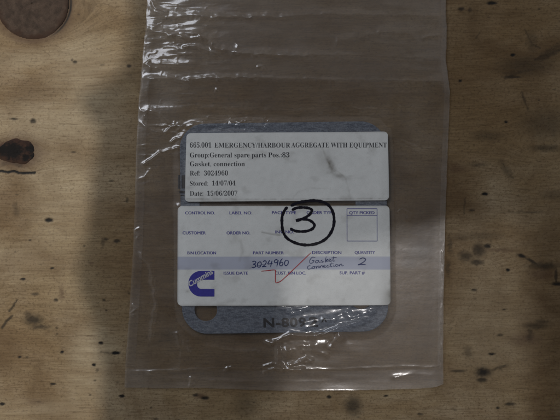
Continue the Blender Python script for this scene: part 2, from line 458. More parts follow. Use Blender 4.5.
def knot(cx, cy, rx, ry, mat, label, seed, z=0.00012, rimw=.12, holes=()):
    nr, na = 26, 120
    verts = []; rim = []; blk = []
    R, A = np.meshgrid(np.linspace(0.01, 1, nr), np.linspace(0, 2 * math.pi, na, endpoint=False), indexing='ij')
    wob = 1 + (.04 if rx > 25 else .24) * (fbm(3 + 1.6 * np.cos(A), 3 + 1.6 * np.sin(A), 3, seed) - .5) * 2
    X = cx + rx * R * wob * np.cos(A); Y = cy + ry * R * wob * np.sin(A)
    Z = z + (fbm(X / 5, Y / 3, 3, seed) - .5) * 0.0002 - (0.0003 if rx > 25 else 0.0005) * sstep(.9 if rx < 25 else .955, 1.0, R)
    rimv = sstep(1 - 2 * rimw, 1.0, R + .2 * (fbm(X / 6, Y / 6, 2, 5) - .5)) * sstep(-.2, .6, np.sin(A) + .3)
    b = sstep(.955, 1.0, R) * (np.cos(A) > .1) * (np.sin(A) < .75) if rx > 25 else 0 * R
    for (hx, hy, hr1, hr2) in holes:
        e = np.hypot((X - hx) / hr1, (Y - hy) / hr2) + .8 * (fbm(X / 2, Y / 2, 2, 8) - .5)
        b = np.maximum(b, 1 - sstep(.6, 1.3, e))
    Z = Z - (0.0003 if rx > 25 else 0.00004) * b
    me = bpy.data.meshes.new('knot')
    vs = [P(x, y, zz) for x, y, zz in zip(X.ravel(), Y.ravel(), Z.ravel())]
    f = []
    for i in range(nr - 1):
        for j in range(na):
            j2 = (j + 1) % na
            f.append((i * na + j, i * na + j2, (i + 1) * na + j2, (i + 1) * na + j)[::-1])
    f.append(tuple(range(na))[::-1])
    me.from_pydata(vs, [], f); me.update(); me.shade_smooth()
    for k_, v in (('rim', rimv), ('black', b)):
        at = me.attributes.new(k_, 'FLOAT', 'POINT'); at.data.foreach_set('value', v.astype(np.float32).ravel())
    # rings need the object's own centre
    c = Vector(P(cx, cy))
    me.transform(Matrix.Translation(-c))
    o = link('knot', me, mat, board, label); o.location = c
    return o

knot(32, 3, 37.5, 37.0, M_KNOT, 'large round brown knot with a black crescent crack', 21)
knot(17, 152, 20, 12.5, M_KNOT_RED, 'small dark red knot with black holes', 33, 0.0002, .3, ((13, 151, 11, 9), (31, 149, 6, 5), (26, 158, 4, 4), (34, 158, 4, 6), (3, 150, 6, 7)))

# ------------------------------------------------------------------ gasket
GC = (284.0, 227.5); GH = (102.5, 104.5); GR = 25.0; GROT = math.radians(-0.8)

def gasket_sdf(X, Y):
    c, s = math.cos(GROT), math.sin(GROT)
    dx = (X - GC[0]) * c + (Y - GC[1]) * s; dy = -(X - GC[0]) * s + (Y - GC[1]) * c
    qx = np.abs(dx) - (GH[0] - GR); qy = np.abs(dy) - (GH[1] - GR)
    return np.hypot(np.maximum(qx, 0), np.maximum(qy, 0)) + np.minimum(np.maximum(qx, qy), 0) - GR

def round_rect(hx, hy, r, n=14):
    pts = []
    for (sx, sy, a0) in ((1, 1, 0), (-1, 1, 90), (-1, -1, 180), (1, -1, 270)):
        for k in range(n + 1):
            a = math.radians(a0 + 90 * k / n)
            pts.append((sx * (hx - r) + r * math.cos(a), sy * (hy - r) + r * math.sin(a)))
    return pts

def curve_solid(name, loops, z0, z1, bevel=0.0):
    """flat outline with holes, extruded; loops in plan units"""
    cu = bpy.data.curves.new(name, 'CURVE'); cu.dimensions = '2D'; cu.fill_mode = 'BOTH'
    cu.extrude = (z1 - z0) / 2 - bevel; cu.bevel_depth = bevel
    for lp in loops:
        sp = cu.splines.new('POLY'); sp.points.add(len(lp) - 1); sp.use_cyclic_u = True
        for p, (x, y) in zip(sp.points, lp):
            X, Y, _ = P(x, y); p.co = (X, Y, 0, 1)
    o = bpy.data.objects.new(name, cu); COL.objects.link(o)
    me = bpy.data.meshes.new_from_object(o)
    bpy.data.objects.remove(o); bpy.data.curves.remove(cu)
    me.name = name
    me.transform(Matrix.Translation((0, 0, (z0 + z1) / 2)))
    return me

def grot(pts, cx=GC[0], cy=GC[1]):
    c, s = math.cos(GROT), math.sin(GROT)
    return [(cx + x * c - y * s, cy + x * s + y * c) for x, y in pts]

def circ(x, y, r, n=40):
    return [(x + r * math.cos(2 * math.pi * k / n), y + r * math.sin(2 * math.pi * k / n)) for k in range(n)]

loops = [grot(round_rect(GH[0], GH[1], GR))]
loops.append(grot([(x - 6, y) for x, y in round_rect(78, 76, 30)]))
for sx in (-1, 1):
    for sy in (-1, 1):
        loops.append(grot(circ(sx * 79 - (0 if sx < 0 else 3), sy * (81 if sx < 0 else 71), 11.5)))
G0, G1 = 0.00055, 0.0015
gasket = link('gasket', curve_solid('gasket', loops, G0, G1, 0.00012), M_GASKET)
gasket['label'] = 'blue-grey speckled square gasket with rounded corners and bolt holes inside the plastic bag'
gasket['category'] = 'gasket'

# ------------------------------------------------------------------ text
def serif(s):
    o = ''
    for c in s:
        if 'A' <= c <= 'Z': o += chr(0x1D400 + ord(c) - 65)
        elif 'a' <= c <= 'z': o += chr(0x1D41A + ord(c) - 97)
        elif '0' <= c <= '9': o += chr(0x1D7CE + ord(c) - 48)
        else: o += c
    return o

def raw_text(body, offset=0.0, shear=0.0, spacing=1.0):
    cu = bpy.data.curves.new('print', 'FONT'); cu.body = body; cu.offset = offset; cu.shear = shear; cu.space_character = spacing
    cu.resolution_u = 3
    o = bpy.data.objects.new('print', cu); COL.objects.link(o)
    me = bpy.data.meshes.new_from_object(o)
    bpy.data.objects.remove(o); bpy.data.curves.remove(cu)
    return me

CAP = {}
def cap_height(kind):
    if kind not in CAP:
        me = raw_text(serif('H') if kind else 'H')
        CAP[kind] = max(v.co.y for v in me.vertices)
        bpy.data.meshes.remove(me)
    return CAP[kind]

def put_text(body, x0, x1, base, cap, zf, mat, parent, is_serif=False, offset=0.0, angle=0.0, shear=0.0, name='printed_text', label=None, spacing=1.0, strike=0.0):
    """x0..x1 plan span, base = baseline y, cap = capital height; zf gives the surface height"""
    me = raw_text(serif(body) if is_serif else body, offset, shear, spacing)
    co = np.empty(len(me.vertices) * 3, np.float32); me.vertices.foreach_get('co', co); co = co.reshape(-1, 3)
    a, b = co[:, 0].min(), co[:, 0].max()
    ux = (co[:, 0] - a) / (b - a) * (x1 - x0); uy = co[:, 1] / cap_height(is_serif) * cap
    ca, sa = math.cos(math.radians(angle)), math.sin(math.radians(angle))
    X = x0 + ux * ca - uy * sa
    Y = base - (ux * sa + uy * ca)
    Z = zf(X, Y)
    co[:, 0] = (X - 280) * S; co[:, 1] = (210 - Y) * S; co[:, 2] = Z
    me.vertices.foreach_set('co', co.ravel()); me.name = name; me.update()
    if strike:
        fs = [tuple(p.vertices) for p in me.polygons]; vs = [tuple(map(float, v)) for v in co]; n0 = len(vs)
        vs += [(a_ + strike * S, b_, c_ + 0.00001) for a_, b_, c_ in vs]
        fs += [tuple(i + n0 for i in f) for f in fs]
        bpy.data.meshes.remove(me); me = py_mesh(name, vs, fs)
    return link(name, me, mat, parent, label)

def ribbon(pts, w, zf, mat, parent, name, label=None, n=7, taper=True, wob=0.12, seed=0):
    """pen stroke lying on a surface: a lens-shaped flat band along a smoothed line"""
    line = smooth_line(pts, n)
    rs2 = random.Random(seed)
    verts, faces = [], []
    N = len(line)
    ph = rs2.uniform(0, 6)
    for i, (x, y) in enumerate(line):
        xa, ya = line[max(0, i - 1)]; xb, yb = line[min(N - 1, i + 1)]
        dx, dy = xb - xa, yb - ya; L = math.hypot(dx, dy) or 1
        nx, ny = -dy / L, dx / L
        ww = w * (1 + wob * math.sin(ph + i * .7) * .6 + wob * .5 * math.sin(ph * 2 + i * 1.9)) / 2
        if taper:
            ww *= min(1, .45 + .55 * min(i, N - 1 - i) / 3)
        for k in (-1, 0, 1):
            X, Y = x + nx * ww * k, y + ny * ww * k
            z = float(zf(np.array(X), np.array(Y))) + (0.00001 if k == 0 else 0)
            verts.append(P(X, Y, z))
        if i:
            b = (i - 1) * 3
            faces += [(b, b + 1, b + 4, b + 3), (b + 1, b + 2, b + 5, b + 4)]
    return link(name, py_mesh(name, verts, faces), mat, parent, label)

zg = lambda X, Y: G1 + 0.00002 + 0 * X
put_text('N-809', 263.5, 306, 326.8, 8.6, zg, M_INK_GASKET, gasket, offset=.035, angle=1.2, spacing=1.08, name='stamped_lettering', label='dark stamped material code')
put_text('2', 308, 318, 325.4, 8.6, zg, M_INK_GASKET, gasket, offset=.04, angle=-4, name='stamped_lettering')
put_text('^', 321, 327, 324.6, 7, zg, M_INK_GASKET, gasket, offset=.02, name='stamped_lettering')
for (a, b, c, d) in ((178.6, 175.2, 180.4, 188.8), (182.0, 175.4, 185.5, 188.6), (179.8, 190.8, 185.6, 193.4), (181, 195, 185, 196.2)):
    link('stamped_bar', py_mesh('stamped_bar', [P(a, d, G1 + .00002), P(c, d, G1 + .00002), P(c, b, G1 + .00002), P(a, b, G1 + .00002)], [(0, 1, 2, 3)]), M_INK_GASKET, gasket)

# ------------------------------------------------------------------ plastic bag
bag = bpy.data.objects.new('plastic_bag', None)
COL.objects.link(bag); bag.location = (0, 0, 0); bag.empty_display_size = 0.02
bag['label'] = 'clear crinkled polythene bag holding a gasket, two white paper labels stuck on its front'
bag['category'] = 'plastic bag'

LEFT = [(-70, 149), (0, 147.3), (30, 146), (55, 143), (80, 141), (110, 138.5), (150, 136.5), (200, 135.3), (250, 133.3), (290, 131), (330, 128.3), (360, 126), (392, 124.3)]
RIGHT = [(-70, 444), (0, 445.5), (30, 446.5), (60, 445.6), (76, 447.5), (90, 449.5), (110, 449), (150, 447.4), (200, 445.6), (250, 444.3), (300, 443.2), (345, 443.0), (392, 443)]
BOT = [(120, 387), (160, 388), (200, 387.6), (240, 389), (280, 390.5), (330, 390), (380, 389.5), (420, 388.3), (436, 386.5), (446, 383)]

def interp(tab, v):
    return np.interp(v, [t[0] for t in tab], [t[1] for t in tab])

def label_z(X, Y):
    """gentle lie of the labels on the bag"""
    X = np.asarray(X, float); Y = np.asarray(Y, float)
    z = 0.0022 + 0.00035 * np.sin(X / 46 + .6) * np.cos(Y / 52) + 0.0003 * (fbm(X / 48, Y / 40, 2, 41) - .5) * 2
    z = z + 0.00022 * np.exp(-((Y - 168 - (X - 320) * 1.1) / 9) ** 2) * np.exp(-((X - 326) / 16) ** 2)
    z = z + 0.00007 * (fbm(X / 15, Y / 12, 2, 161) - .5) * 2
    z = z - 0.0006 * sstep(378, 396, X) - 0.0004 * sstep(190, 174, X)
    return z

LAB_UP = [(187, 133.6), (387.4, 131.9), (388.6, 200.3), (185.2, 201.8)]
LAB_LO = [(178.2, 205.9), (389, 205.6), (390.2, 304.6), (177.8, 305.4)]

def rect_sdf(X, Y, q, grow=0):
    x0_ = min(q[0][0], q[3][0]); x1_ = max(q[1][0], q[2][0]); y0_ = min(q[0][1], q[1][1]); y1_ = max(q[2][1], q[3][1])
    dx = np.maximum(x0_ - X, X - x1_); dy = np.maximum(y0_ - Y, Y - y1_)
    return np.hypot(np.maximum(dx, 0), np.maximum(dy, 0)) + np.minimum(np.maximum(dx, dy), 0)

CREASES = [  # points, height mm, half width
    ([(139, 77), (152, 79), (168, 78.5), (184, 81), (200, 79.5), (240, 78.5), (300, 80), (370, 81), (452, 83)], .55, 2.0, 1),
    ([(147, 6), (156, 13), (166, 18), (190, 17), (230, 19), (290, 17), (330, 15), (445, 17)], .55, 2.6, 1),
    ([(146, 29), (160, 33), (178, 37), (196, 40), (210, 41), (214, 49), (240, 55), (300, 57), (350, 56), (440, 60)], .7, 2.4, 1),
    ([(165, 38), (180, 33), (200, 36), (206, 41)], .6, 1.6, 0),
    ([(183, 47), (200, 49), (212, 54), (222, 55)], .5, 1.8, 0),
    ([(141, 60), (147, 66), (152, 70)], .7, 1.2, 0), ([(140, 68), (146, 64), (151, 61)], .5, 1.2, 0),
    ([(150, 2), (158, 10), (170, 14)], .6, 1.3, 0), ([(240, 45), (236, 52), (241, 56)], .35, 2, 0),
    ([(182, 80), (189, 83), (191, 79)], .6, 1.1, 0), ([(214, 93), (217, 90), (219, 93)], .5, .8, 0), ([(256, 68), (262, 67.5), (264, 70)], .3, .9, 0),
    ([(165, 134), (170, 129), (178, 125), (186, 128), (192, 126), (202, 127)], .7, 1.4, 0), ([(176, 131), (186, 125), (200, 124), (215, 126)], .5, 1.2, 0),
    ([(228, 125), (236, 122), (246, 124), (254, 122), (262, 127), (272, 129)], .55, 1.5, 0), ([(236, 127), (244, 121), (252, 120)], .5, 1.1, 0),
    ([(140, 167), (150, 161), (160, 152), (170, 149), (182, 148)], .7, 1.5, 0), ([(137, 120), (150, 130), (163, 134)], .6, 1.6, 0),
    ([(170, 143), (176, 138), (184, 137)], .6, 1.2, 0), ([(136, 112), (148, 110), (160, 115), (170, 125)], .5, 2.2, 0), ([(139, 107), (146, 113), (144, 120)], .5, 1, 0),
    ([(141, 228), (134, 231), (139, 236), (136, 240)], .5, 1.1, 0), ([(137, 180), (145, 176), (152, 168)], .3, 2, 0),
    ([(262, 340.5), (272, 341.5), (281, 338), (290, 333.6), (302, 335), (314, 335.2), (328, 331), (340, 326), (356, 321), (372, 318)], 1.5, 2.1, 0),
    ([(268, 341), (277, 344), (278, 352), (278, 362), (283, 367), (294, 368.5), (306, 369)], 1.1, 2.0, 0), ([(282, 352), (300, 345), (325, 343), (345, 332)], .8, 6.0, 0), ([(300, 322), (330, 318), (352, 310)], .5, 4.0, 0), ([(262, 366), (272, 363), (281, 366)], .5, 1.0, 0),
    ([(286, 365), (298, 362), (306, 357), (314, 361)], .9, 1.7, 0), ([(298, 359), (306, 362), (314, 358)], .5, 1.0, 0), ([(262, 372), (274, 368), (290, 371)], .45, 1.4, 0),
    ([(328, 349), (333, 342), (341, 334)], .95, 1.9, 0), ([(300, 350), (315, 350), (330, 356)], .4, 3.0, 0),
    ([(126, 371), (170, 370), (220, 368), (262, 368), (330, 369), (400, 366), (443, 367)], .28, 1.4, 1),
    ([(190, 388), (191, 381), (190, 376)], .6, 1.0, 0), ([(188, 386), (196, 384)], .3, .9, 0), ([(224, 371), (227, 367), (232, 366)], .5, .9, 0), ([(188, 340), (190, 352)], .25, 1.8, 0),
    ([(132, 303), (137, 308), (131, 313), (136, 316)], .6, .9, 0), ([(130, 322), (128, 338), (127, 352), (126, 362)], .5, .9, 0),
    ([(443, 240), (442, 320), (441.5, 350), (441, 372)], .4, .9, 0), ([(447, 45), (446.5, 62)], .5, .9, 0),
    ([(394, 377), (412, 374), (438, 375)], .35, 2.6, 1), ([(150, 372), (170, 378), (240, 381), (300, 381), (390, 382)], .25, 2.2, 1),
    ([(176, 330), (182, 350), (180, 372)], .4, 5.0, 0), ([(137, 250), (150, 262), (156, 300), (150, 345)], .35, 2.2, 0), ([(400, 140), (420, 150), (436, 148)], .18, 1.6, 0), ([(204, 345), (240, 352), (262, 350)], .22, 2.2, 0), ([(150, 112), (200, 108), (290, 112), (420, 108)], .3, 4.0, 0), ([(330, 44), (380, 33), (420, 38)], .25, 4.0, 0),
    ([(395, 214), (402, 209), (410, 213), (406, 222)], .22, 1.5, 0), ([(300, 328), (330, 322), (360, 314), (378, 309)], .5, 3.2, 0),
    ([(275, 307), (290, 309), (310, 306)], .5, 2.2, 0), ([(287, 309), (291, 313), (303, 310)], .4, 1.4, 0), ([(420, 40), (430, 37), (445, 36)], .2, 1.2, 0),
]

def film_height(X, Y, edge):
    """edge: distance to the bag's rim in plan units"""
    g = gasket_sdf(X, Y)
    up = 1 - sstep(-1, 9, g)
    z = 0.00085 + 0.00085 * up
    z = z + 0.0006 * (fbm(X / 110, Y / 26, 3, 51) - .5) * 2 * (1 - .6 * up) * (1 - .8 * sstep(330, 385, X) * sstep(150, 210, Y))
    ul = np.exp(-((X - 165) / 62) ** 2 - ((Y - 40) / 60) ** 2)
    lf = np.exp(-((X - 148) / 24) ** 2) * (1 - sstep(150, 260, Y))
    bt = np.exp(-((X - 295) / 55) ** 2 - ((Y - 350) / 30) ** 2)
    tp = np.exp(-((Y - 125) / 7) ** 2) * (1 - sstep(250, 330, X)) * sstep(150, 170, X)
    ed = np.exp(-(edge / 6) ** 2)
    act = np.clip(0.012 + .5 * ul + .22 * lf + .06 * bt + .8 * tp + .05 * ed * (1 - sstep(250, 330, X)), 0, 1.0)
    r1 = fbm(X / 44 + Y * .012, Y / 10, 2, 61, True)
    r2 = fbm(X / 15, Y / 5, 2, 67, True)
    wx = X + 4 * (fbm(X / 10, Y / 10, 2, 71) - .5); wy = Y + 4 * (fbm(X / 10, Y / 10, 2, 73) - .5)
    r3 = fbm(wx / 5, wy / 3.4, 2, 77, True)
    z = z + act * (0.0005 * sstep(.45, 1.0, r1) + 0.00032 * sstep(.60, 1, r2) + 0.00010 * sstep(.66, 1, r3))
    z = z + 0.00010 * (fbm(X / 40, Y / 9, 2, 83) - .5) * 2 * (1 - .7 * sstep(330, 385, X) * sstep(150, 210, Y))
    z = z + 0.0020 * sstep(138, 205, X) * (1 - sstep(60, 118, Y)) * (1 - .4 * sstep(300, 440, X))
    ulb = np.exp(-((X - 165) / 50) ** 2 - ((Y - 45) / 60) ** 2)
    big = np.clip(1.0 * np.exp(-((X - 160) / 55) ** 2 - ((Y - 45) / 70) ** 2) + .35 * np.exp(-((X - 305) / 40) ** 2 - ((Y - 340) / 30) ** 2), 0, 1)
    z = z + big * 0.0027 * (fbm(X / 34 + Y / 90, Y / 17, 2, 131) - .35)
    z = z + ulb * 0.0008 * (fbm(X / 22 - Y / 60, Y / 7, 2, 137) - .35)
    for pts, amp, w, fold in CREASES:
        if min(p[1] for p in pts) < 85:
            w = w * 1.3; amp = amp * 1.35
        xs = [p[0] for p in pts]; ys = [p[1] for p in pts]
        m = (X > min(xs) - 5 * w - 3) & (X < max(xs) + 5 * w + 3) & (Y > min(ys) - 5 * w - 4) & (Y < max(ys) + 5 * w + 4)
        if not m.any():
            continue
        jt = .45 if min(ys) > 300 else 1.0
        px = X[m] + jt * 1.6 * (fbm(X[m] / 6, Y[m] / 6, 2, 88) - .5) * 2; py = Y[m] + jt * 1.3 * (fbm(X[m] / 7, Y[m] / 7, 2, 89) - .5) * 2
        d, t = dist_poly(px, py, pts)
        env = sstep(0, .08, t) * (1 - sstep(.90, 1, t)) if not fold else 1 - .72 * sstep(.15, .75, t)
        var = .55 + .9 * fbm(px / 8, py / 8, 2, 95)
        z[m] += amp * 0.00125 * env * var * np.exp(-np.abs(d / w) ** 1.5)
    # smooth where the labels hold the film flat
    dl = np.minimum(rect_sdf(X, Y, LAB_UP), rect_sdf(X, Y, LAB_LO))
    k = 1 - sstep(-1.5, 3.5, dl)
    lz = label_z(X, Y) - 0.00022
    z = z * (1 - k) + lz * k
    z = np.where(k < .999, np.minimum(z, np.where(k > 0, np.maximum(lz, z - 1), 9)) * (k > .5) + z * (k <= .5), z)
    # close down to the rim
    e = sstep(0, 9, edge)
    rim = 0.00062 + 0.00045 * fbm(X / 30, Y / 30, 2, 151)
    z = rim + (z - rim) * (.25 * sstep(0, 1.2, edge) + .75 * e)
    return np.maximum(z, 0.00050)

nu, nv = 520, 700
U, V = np.meshgrid(np.linspace(0, 1, nu), np.linspace(0, 1, nv))
def bag_xy(U, V):
    Yb = interp(BOT, 124 + U * 319)
    Y = -70 + V * (Yb + 70)
    xl = interp(LEFT, Y) + .8 * (fbm(Y / 5, 0 * Y, 3, 101) - .5); xr = interp(RIGHT, Y) + .8 * (fbm(Y / 5, 0 * Y, 3, 105) - .5)
    Y = Y + V ** 30 * 1.0 * (fbm(U * 50, 0 * U, 3, 107) - .5)
    return xl + U * (xr - xl), Y, np.minimum(np.minimum(U, 1 - U) * (xr - xl), (1 - V) * (Yb + 70))
FXX, FYY, FE = bag_xy(U, V)
FZ = film_height(FXX, FYY, FE)
painted_sheen = np.clip(np.exp(-((FXX - 168) / 12) ** 2 - ((FYY - 100) / 22) ** 2) * .8 + np.exp(-((FXX - 170) / 30) ** 2 - ((FYY - 8) / 18) ** 2) * .4  # glare bands and sheen on the film, painted into its haze
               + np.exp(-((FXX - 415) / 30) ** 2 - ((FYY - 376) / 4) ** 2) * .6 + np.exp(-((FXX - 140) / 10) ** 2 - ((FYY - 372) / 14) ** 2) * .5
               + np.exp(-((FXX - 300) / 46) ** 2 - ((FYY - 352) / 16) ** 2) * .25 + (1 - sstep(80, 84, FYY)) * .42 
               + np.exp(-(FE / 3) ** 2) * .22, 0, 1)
link('front_film', grid_mesh('front_film', FXX, FYY, FZ, True, {'painted_sheen': painted_sheen}), M_FILM, bag)
U2, V2 = np.meshgrid(np.linspace(0, 1, 90), np.linspace(0, 1, 130))
X2, Y2, E2 = bag_xy(U2, V2)
Z2 = 0.00036 + 0.00004 * fbm(X2 / 12, Y2 / 12, 2, 3) + (0.00020 + 0.00042 * fbm(X2 / 30, Y2 / 30, 2, 151)) * (1 - sstep(0, 10, E2))
link('back_film', grid_mesh('back_film', X2, Y2, Z2, True, {'painted_sheen': 0 * X2}), M_FILM_BACK, bag)

def band(name, u0, u1, v0, v1, n, m, label):
    a, b = np.meshgrid(np.linspace(u0, u1, n), np.linspace(v0, v1, m))
    X, Y, E = bag_xy(a, b)
    Z = film_height(X, Y, E) + 0.00006
    return link(name, grid_mesh(name, X, Y, Z, True, {'painted_sheen': 0 * X}), M_SEAL, bag, label)
band('heat_seal', .002, .998, .958, .9985, 300, 26, 'welded seam along the bottom edge')
band('side_seal', .001, .030, .30, .955, 14, 420, 'narrow welded strip along the left edge')
band('side_seal', .982, .999, 0.0, .955, 12, 520, 'thin welded strip along the right edge')

# ------------------------------------------------------------------ labels
def paper(q, radius, label, dirt_fn, band_y=None):
    """paper with rounded corners following label_z, with real thickness"""
    nx_, ny_ = 260, 110
    a, b = np.meshgrid(np.linspace(0, 1, nx_), np.linspace(0, 1, ny_))
    X = (q[0][0] * (1 - a) + q[1][0] * a) * (1 - b) + (q[3][0] * (1 - a) + q[2][0] * a) * b
    Y = (q[0][1] * (1 - a) + q[1][1] * a) * (1 - b) + (q[3][1] * (1 - a) + q[2][1] * a) * b
    # pull the corners in to a quarter circle
    w = q[1][0] - q[0][0]; h = q[3][1] - q[0][1]
    lx = a * w; ly = b * h
    for cx, cy, sx, sy in ((radius, radius, -1, -1), (w - radius, radius, 1, -1), (radius, h - radius, -1, 1), (w - radius, h - radius, 1, 1)):
        dx = (lx - cx) * sx; dy = (ly - cy) * sy
        m = (dx > 0) & (dy > 0)
        mx = np.maximum(dx, dy); r = np.hypot(dx, dy) + 1e-9
        f = np.where(m, mx / r, 1)
        X = X + np.where(m, dx * (f - 1) * sx, 0); Y = Y + np.where(m, dy * (f - 1) * sy, 0)
    Z = label_z(X, Y)
    d = dirt_fn(X, Y)
    bd = 0 * X
    if band_y:
        bd = sstep(band_y[0] - .5, band_y[0] + .5, Y) * (1 - sstep(band_y[1] - .5, band_y[1] + .5, Y)) * .9
    me = grid_mesh('paper_label', X, Y, Z, True, {'dirt': d, 'band': bd})
    o = link('paper_label', me, M_PAPER, bag, label)
    sol = o.modifiers.new('thickness', 'SOLIDIFY'); sol.thickness = 0.00011; sol.offset = -1
    es = o.modifiers.new('crisp_edge', 'EDGE_SPLIT'); es.split_angle = math.radians(35)
    return o

def dirt_up(X, Y):
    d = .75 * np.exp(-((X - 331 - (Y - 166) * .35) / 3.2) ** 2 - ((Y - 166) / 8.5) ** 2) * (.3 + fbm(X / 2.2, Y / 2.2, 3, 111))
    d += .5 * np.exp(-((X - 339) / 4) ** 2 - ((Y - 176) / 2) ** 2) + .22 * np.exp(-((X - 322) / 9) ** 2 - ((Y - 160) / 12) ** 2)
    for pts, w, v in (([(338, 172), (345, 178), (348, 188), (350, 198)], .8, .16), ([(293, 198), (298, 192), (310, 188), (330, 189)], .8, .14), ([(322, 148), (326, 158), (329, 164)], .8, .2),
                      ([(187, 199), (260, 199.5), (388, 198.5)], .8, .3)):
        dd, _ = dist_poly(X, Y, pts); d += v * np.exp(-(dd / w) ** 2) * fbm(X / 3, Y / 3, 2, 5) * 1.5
    edge = -rect_sdf(X, Y, LAB_UP)
    d += .28 * np.exp(-(edge / 1.2) ** 2) + .20 * sstep(.60, .85, fbm(X / 14, Y / 10, 4, 117)) + .06 * fbm(X / 60, Y / 40, 2, 9)
    return np.clip(d, 0, .9)

def dirt_lo(X, Y):
    edge = -rect_sdf(X, Y, LAB_LO)
    d = .28 * np.exp(-(edge / 1.3) ** 2) + .22 * sstep(.58, .85, fbm(X / 16, Y / 12, 4, 127)) + .5 * np.exp(-((X - 391) / 9) ** 2 - ((Y - 300) / 13) ** 2)
    d += .35 * np.exp(-((X - 188) / 2) ** 2 - ((Y - 291) / 1.5) ** 2)
    for pts, w, v in (([(262, 232), (272, 234), (280, 235)], .7, .5), ([(241, 241), (243, 251), (240, 260)], 1.6, .2), ([(250, 268), (262, 262)], .5, .3)):
        dd, _ = dist_poly(X, Y, pts); d += v * np.exp(-(dd / w) ** 2)
    return np.clip(d, 0, .85)

upper = paper(LAB_UP, 4.2, 'typed white label above, listing a gasket and dates', dirt_up)
lower = paper(LAB_LO, 4.6, 'white form label below with blue headings, a blue band and a circled number 3', dirt_lo, (256.4, 269.3))
zt = lambda X, Y: label_z(X, Y) + 0.00004
zt2 = lambda X, Y: label_z(X, Y) + 0.00006
zt3 = lambda X, Y: label_z(X, Y) + 0.00009

for s_, xa, xb, yb, cap, off, ang_ in (
        ('665.001', 190.4, 211.6, 147.9, 4.9, -.006, .1), ('EMERGENCY/HARBOUR', 214.8, 290.2, 147.9, 4.8, -.006, .05), ('AGGREGATE WITH EQUIPMENT', 291.2, 386.2, 147.7, 4.8, -.006, .0),
        ('Group:General spare parts', 190.4, 266.2, 157.7, 4.7, -.006, .1), ('Pos.:83', 268.3, 289.4, 157.5, 4.7, -.002, .1),
        ('Gasket, connection', 190.4, 245, 166.5, 4.7, -.006, .1), ('Ref:  3024960', 190.4, 228.2, 175.7, 4.7, -.006, .1),
        ('Stored:  14/07/04', 190.4, 235.8, 185.8, 4.7, -.006, .15), ('Date:  15/06/2007', 190.4, 237.6, 195.8, 4.7, -.006, .15)):
    put_text(s_, xa, xb, yb, cap, zt, M_INK, upper, True, off, ang_)

for s_, xa, xb, yb in (
        ('CONTROL NO.', 185.7, 215, 214.3), ('LABEL NO.', 229.7, 252.2, 214.3), ('PACK TYPE', 271.9, 295.8, 214), ('ORDER TYPE', 306.4, 333.6, 214), ('QTY PICKED', 348.8, 373.8, 214.1),
        ('CUSTOMER', 183, 206, 234.2), ('ORDER NO.', 226.8, 250.2, 234.2), ('INV. NO.', 275.3, 293.5, 233.2),
        ('BIN LOCATION', 187.9, 216.2, 254.1), ('PART NUMBER', 253.3, 283.6, 254), ('DESCRIPTION', 312, 340.8, 253.7), ('QUANTITY', 354.2, 374.2, 253.7),
        ('ISSUE DATE', 223.9, 248, 274.2), ('CUST. BIN LOC.', 274.8, 305.7, 274.1), ('SUP. PART #', 339.2, 364, 273.9)):
    put_text(s_, xa, xb, yb, 2.9, zt, M_BLUE, lower, False, 0.0, 0, strike=.22)

# the box under QTY PICKED: four sides and a divider
for k, pts in enumerate(([(346.6, 208.7), (376.5, 208.7)], [(346.6, 215.6), (376.5, 215.6)], [(346.6, 240.9), (376.6, 240.9)], [(346.6, 208.7), (346.7, 240.9)], [(376.5, 208.7), (376.6, 240.9)])):
    ribbon(pts, .55, zt if k < 3 else zt2, M_BLUE, lower, 'ruled_line', n=10, taper=False, wob=0.05, seed=k)

# emblem: a thick C of two bars joined by a round back, white script across it
def arc(cx, cy, rx, ry, a0, a1, n=16):
    return [(cx + rx * math.cos(math.radians(a0 + (a1 - a0) * k / n)), cy + ry * math.sin(math.radians(a0 + (a1 - a0) * k / n))) for k in range(n + 1)]
outer = [(214.7, 270.5)] + arc(201.3, 283.3, 12.5, 12.8, -90, -270) + [(214.7, 296.1), (214.7, 288.4)] + arc(201.6, 283.9, 4.2, 4.5, 90, 270) + [(214.7, 279.4)]
me = curve_solid('emblem', [outer], 0, 0.0)
for v in me.vertices:
    px_, py_ = v.co.x / S + 280, 210 - v.co.y / S
    v.co.z = float(zt3(np.array(px_), np.array(py_)))
link('emblem', me, M_LOGO, lower, 'violet-blue C-shaped emblem')
put_text('Cummins', 190.4, 217.8, 286.4, 5.2, lambda X, Y: label_z(X, Y) + 0.00014, M_WHITE_INK, lower, False, .03, 30, .2, name='emblem_lettering', label='white script lettering across the emblem')

# handwriting
def writing(name, strokes, w, mat, parent, label, zf=zt2):
    for k, st in enumerate(strokes):
        ribbon(st, w, zf, mat, parent, name, label if k == 0 else None, seed=k + len(strokes))

def gl(ox, oy, sx, sy, pts, sl=.12):
    return [(ox + (px + (1 - py) * sl) * sx, oy + py * sy) for px, py in pts]
DIG = {'3': [[(.1, .12), (.5, 0), (.85, .15), (.7, .38), (.38, .48), (.8, .58), (.85, .85), (.45, 1.02), (.05, .9)]],
       '0': [[(.5, 0), (.15, .2), (.05, .6), (.3, 1), (.7, .9), (.9, .45), (.75, .08), (.45, .02)]],
       '2': [[(.1, .2), (.45, 0), (.8, .15), (.75, .45), (.4, .8), (.05, 1), (.45, .95), (.95, .98)]],
       '4': [[(.35, 0), (.15, .35), (.05, .62), (.5, .6), (.95, .52)], [(.8, .1), (.7, .6), (.62, 1.12)]],
       '9': [[(.85, .15), (.45, 0), (.1, .25), (.3, .5), (.75, .38), (.88, .1), (.82, .6), (.7, 1.1)]],
       '6': [[(.7, 0), (.3, .3), (.08, .7), (.3, 1), (.72, .95), (.85, .65), (.5, .5), (.15, .72)]]}
x_ = 251.4
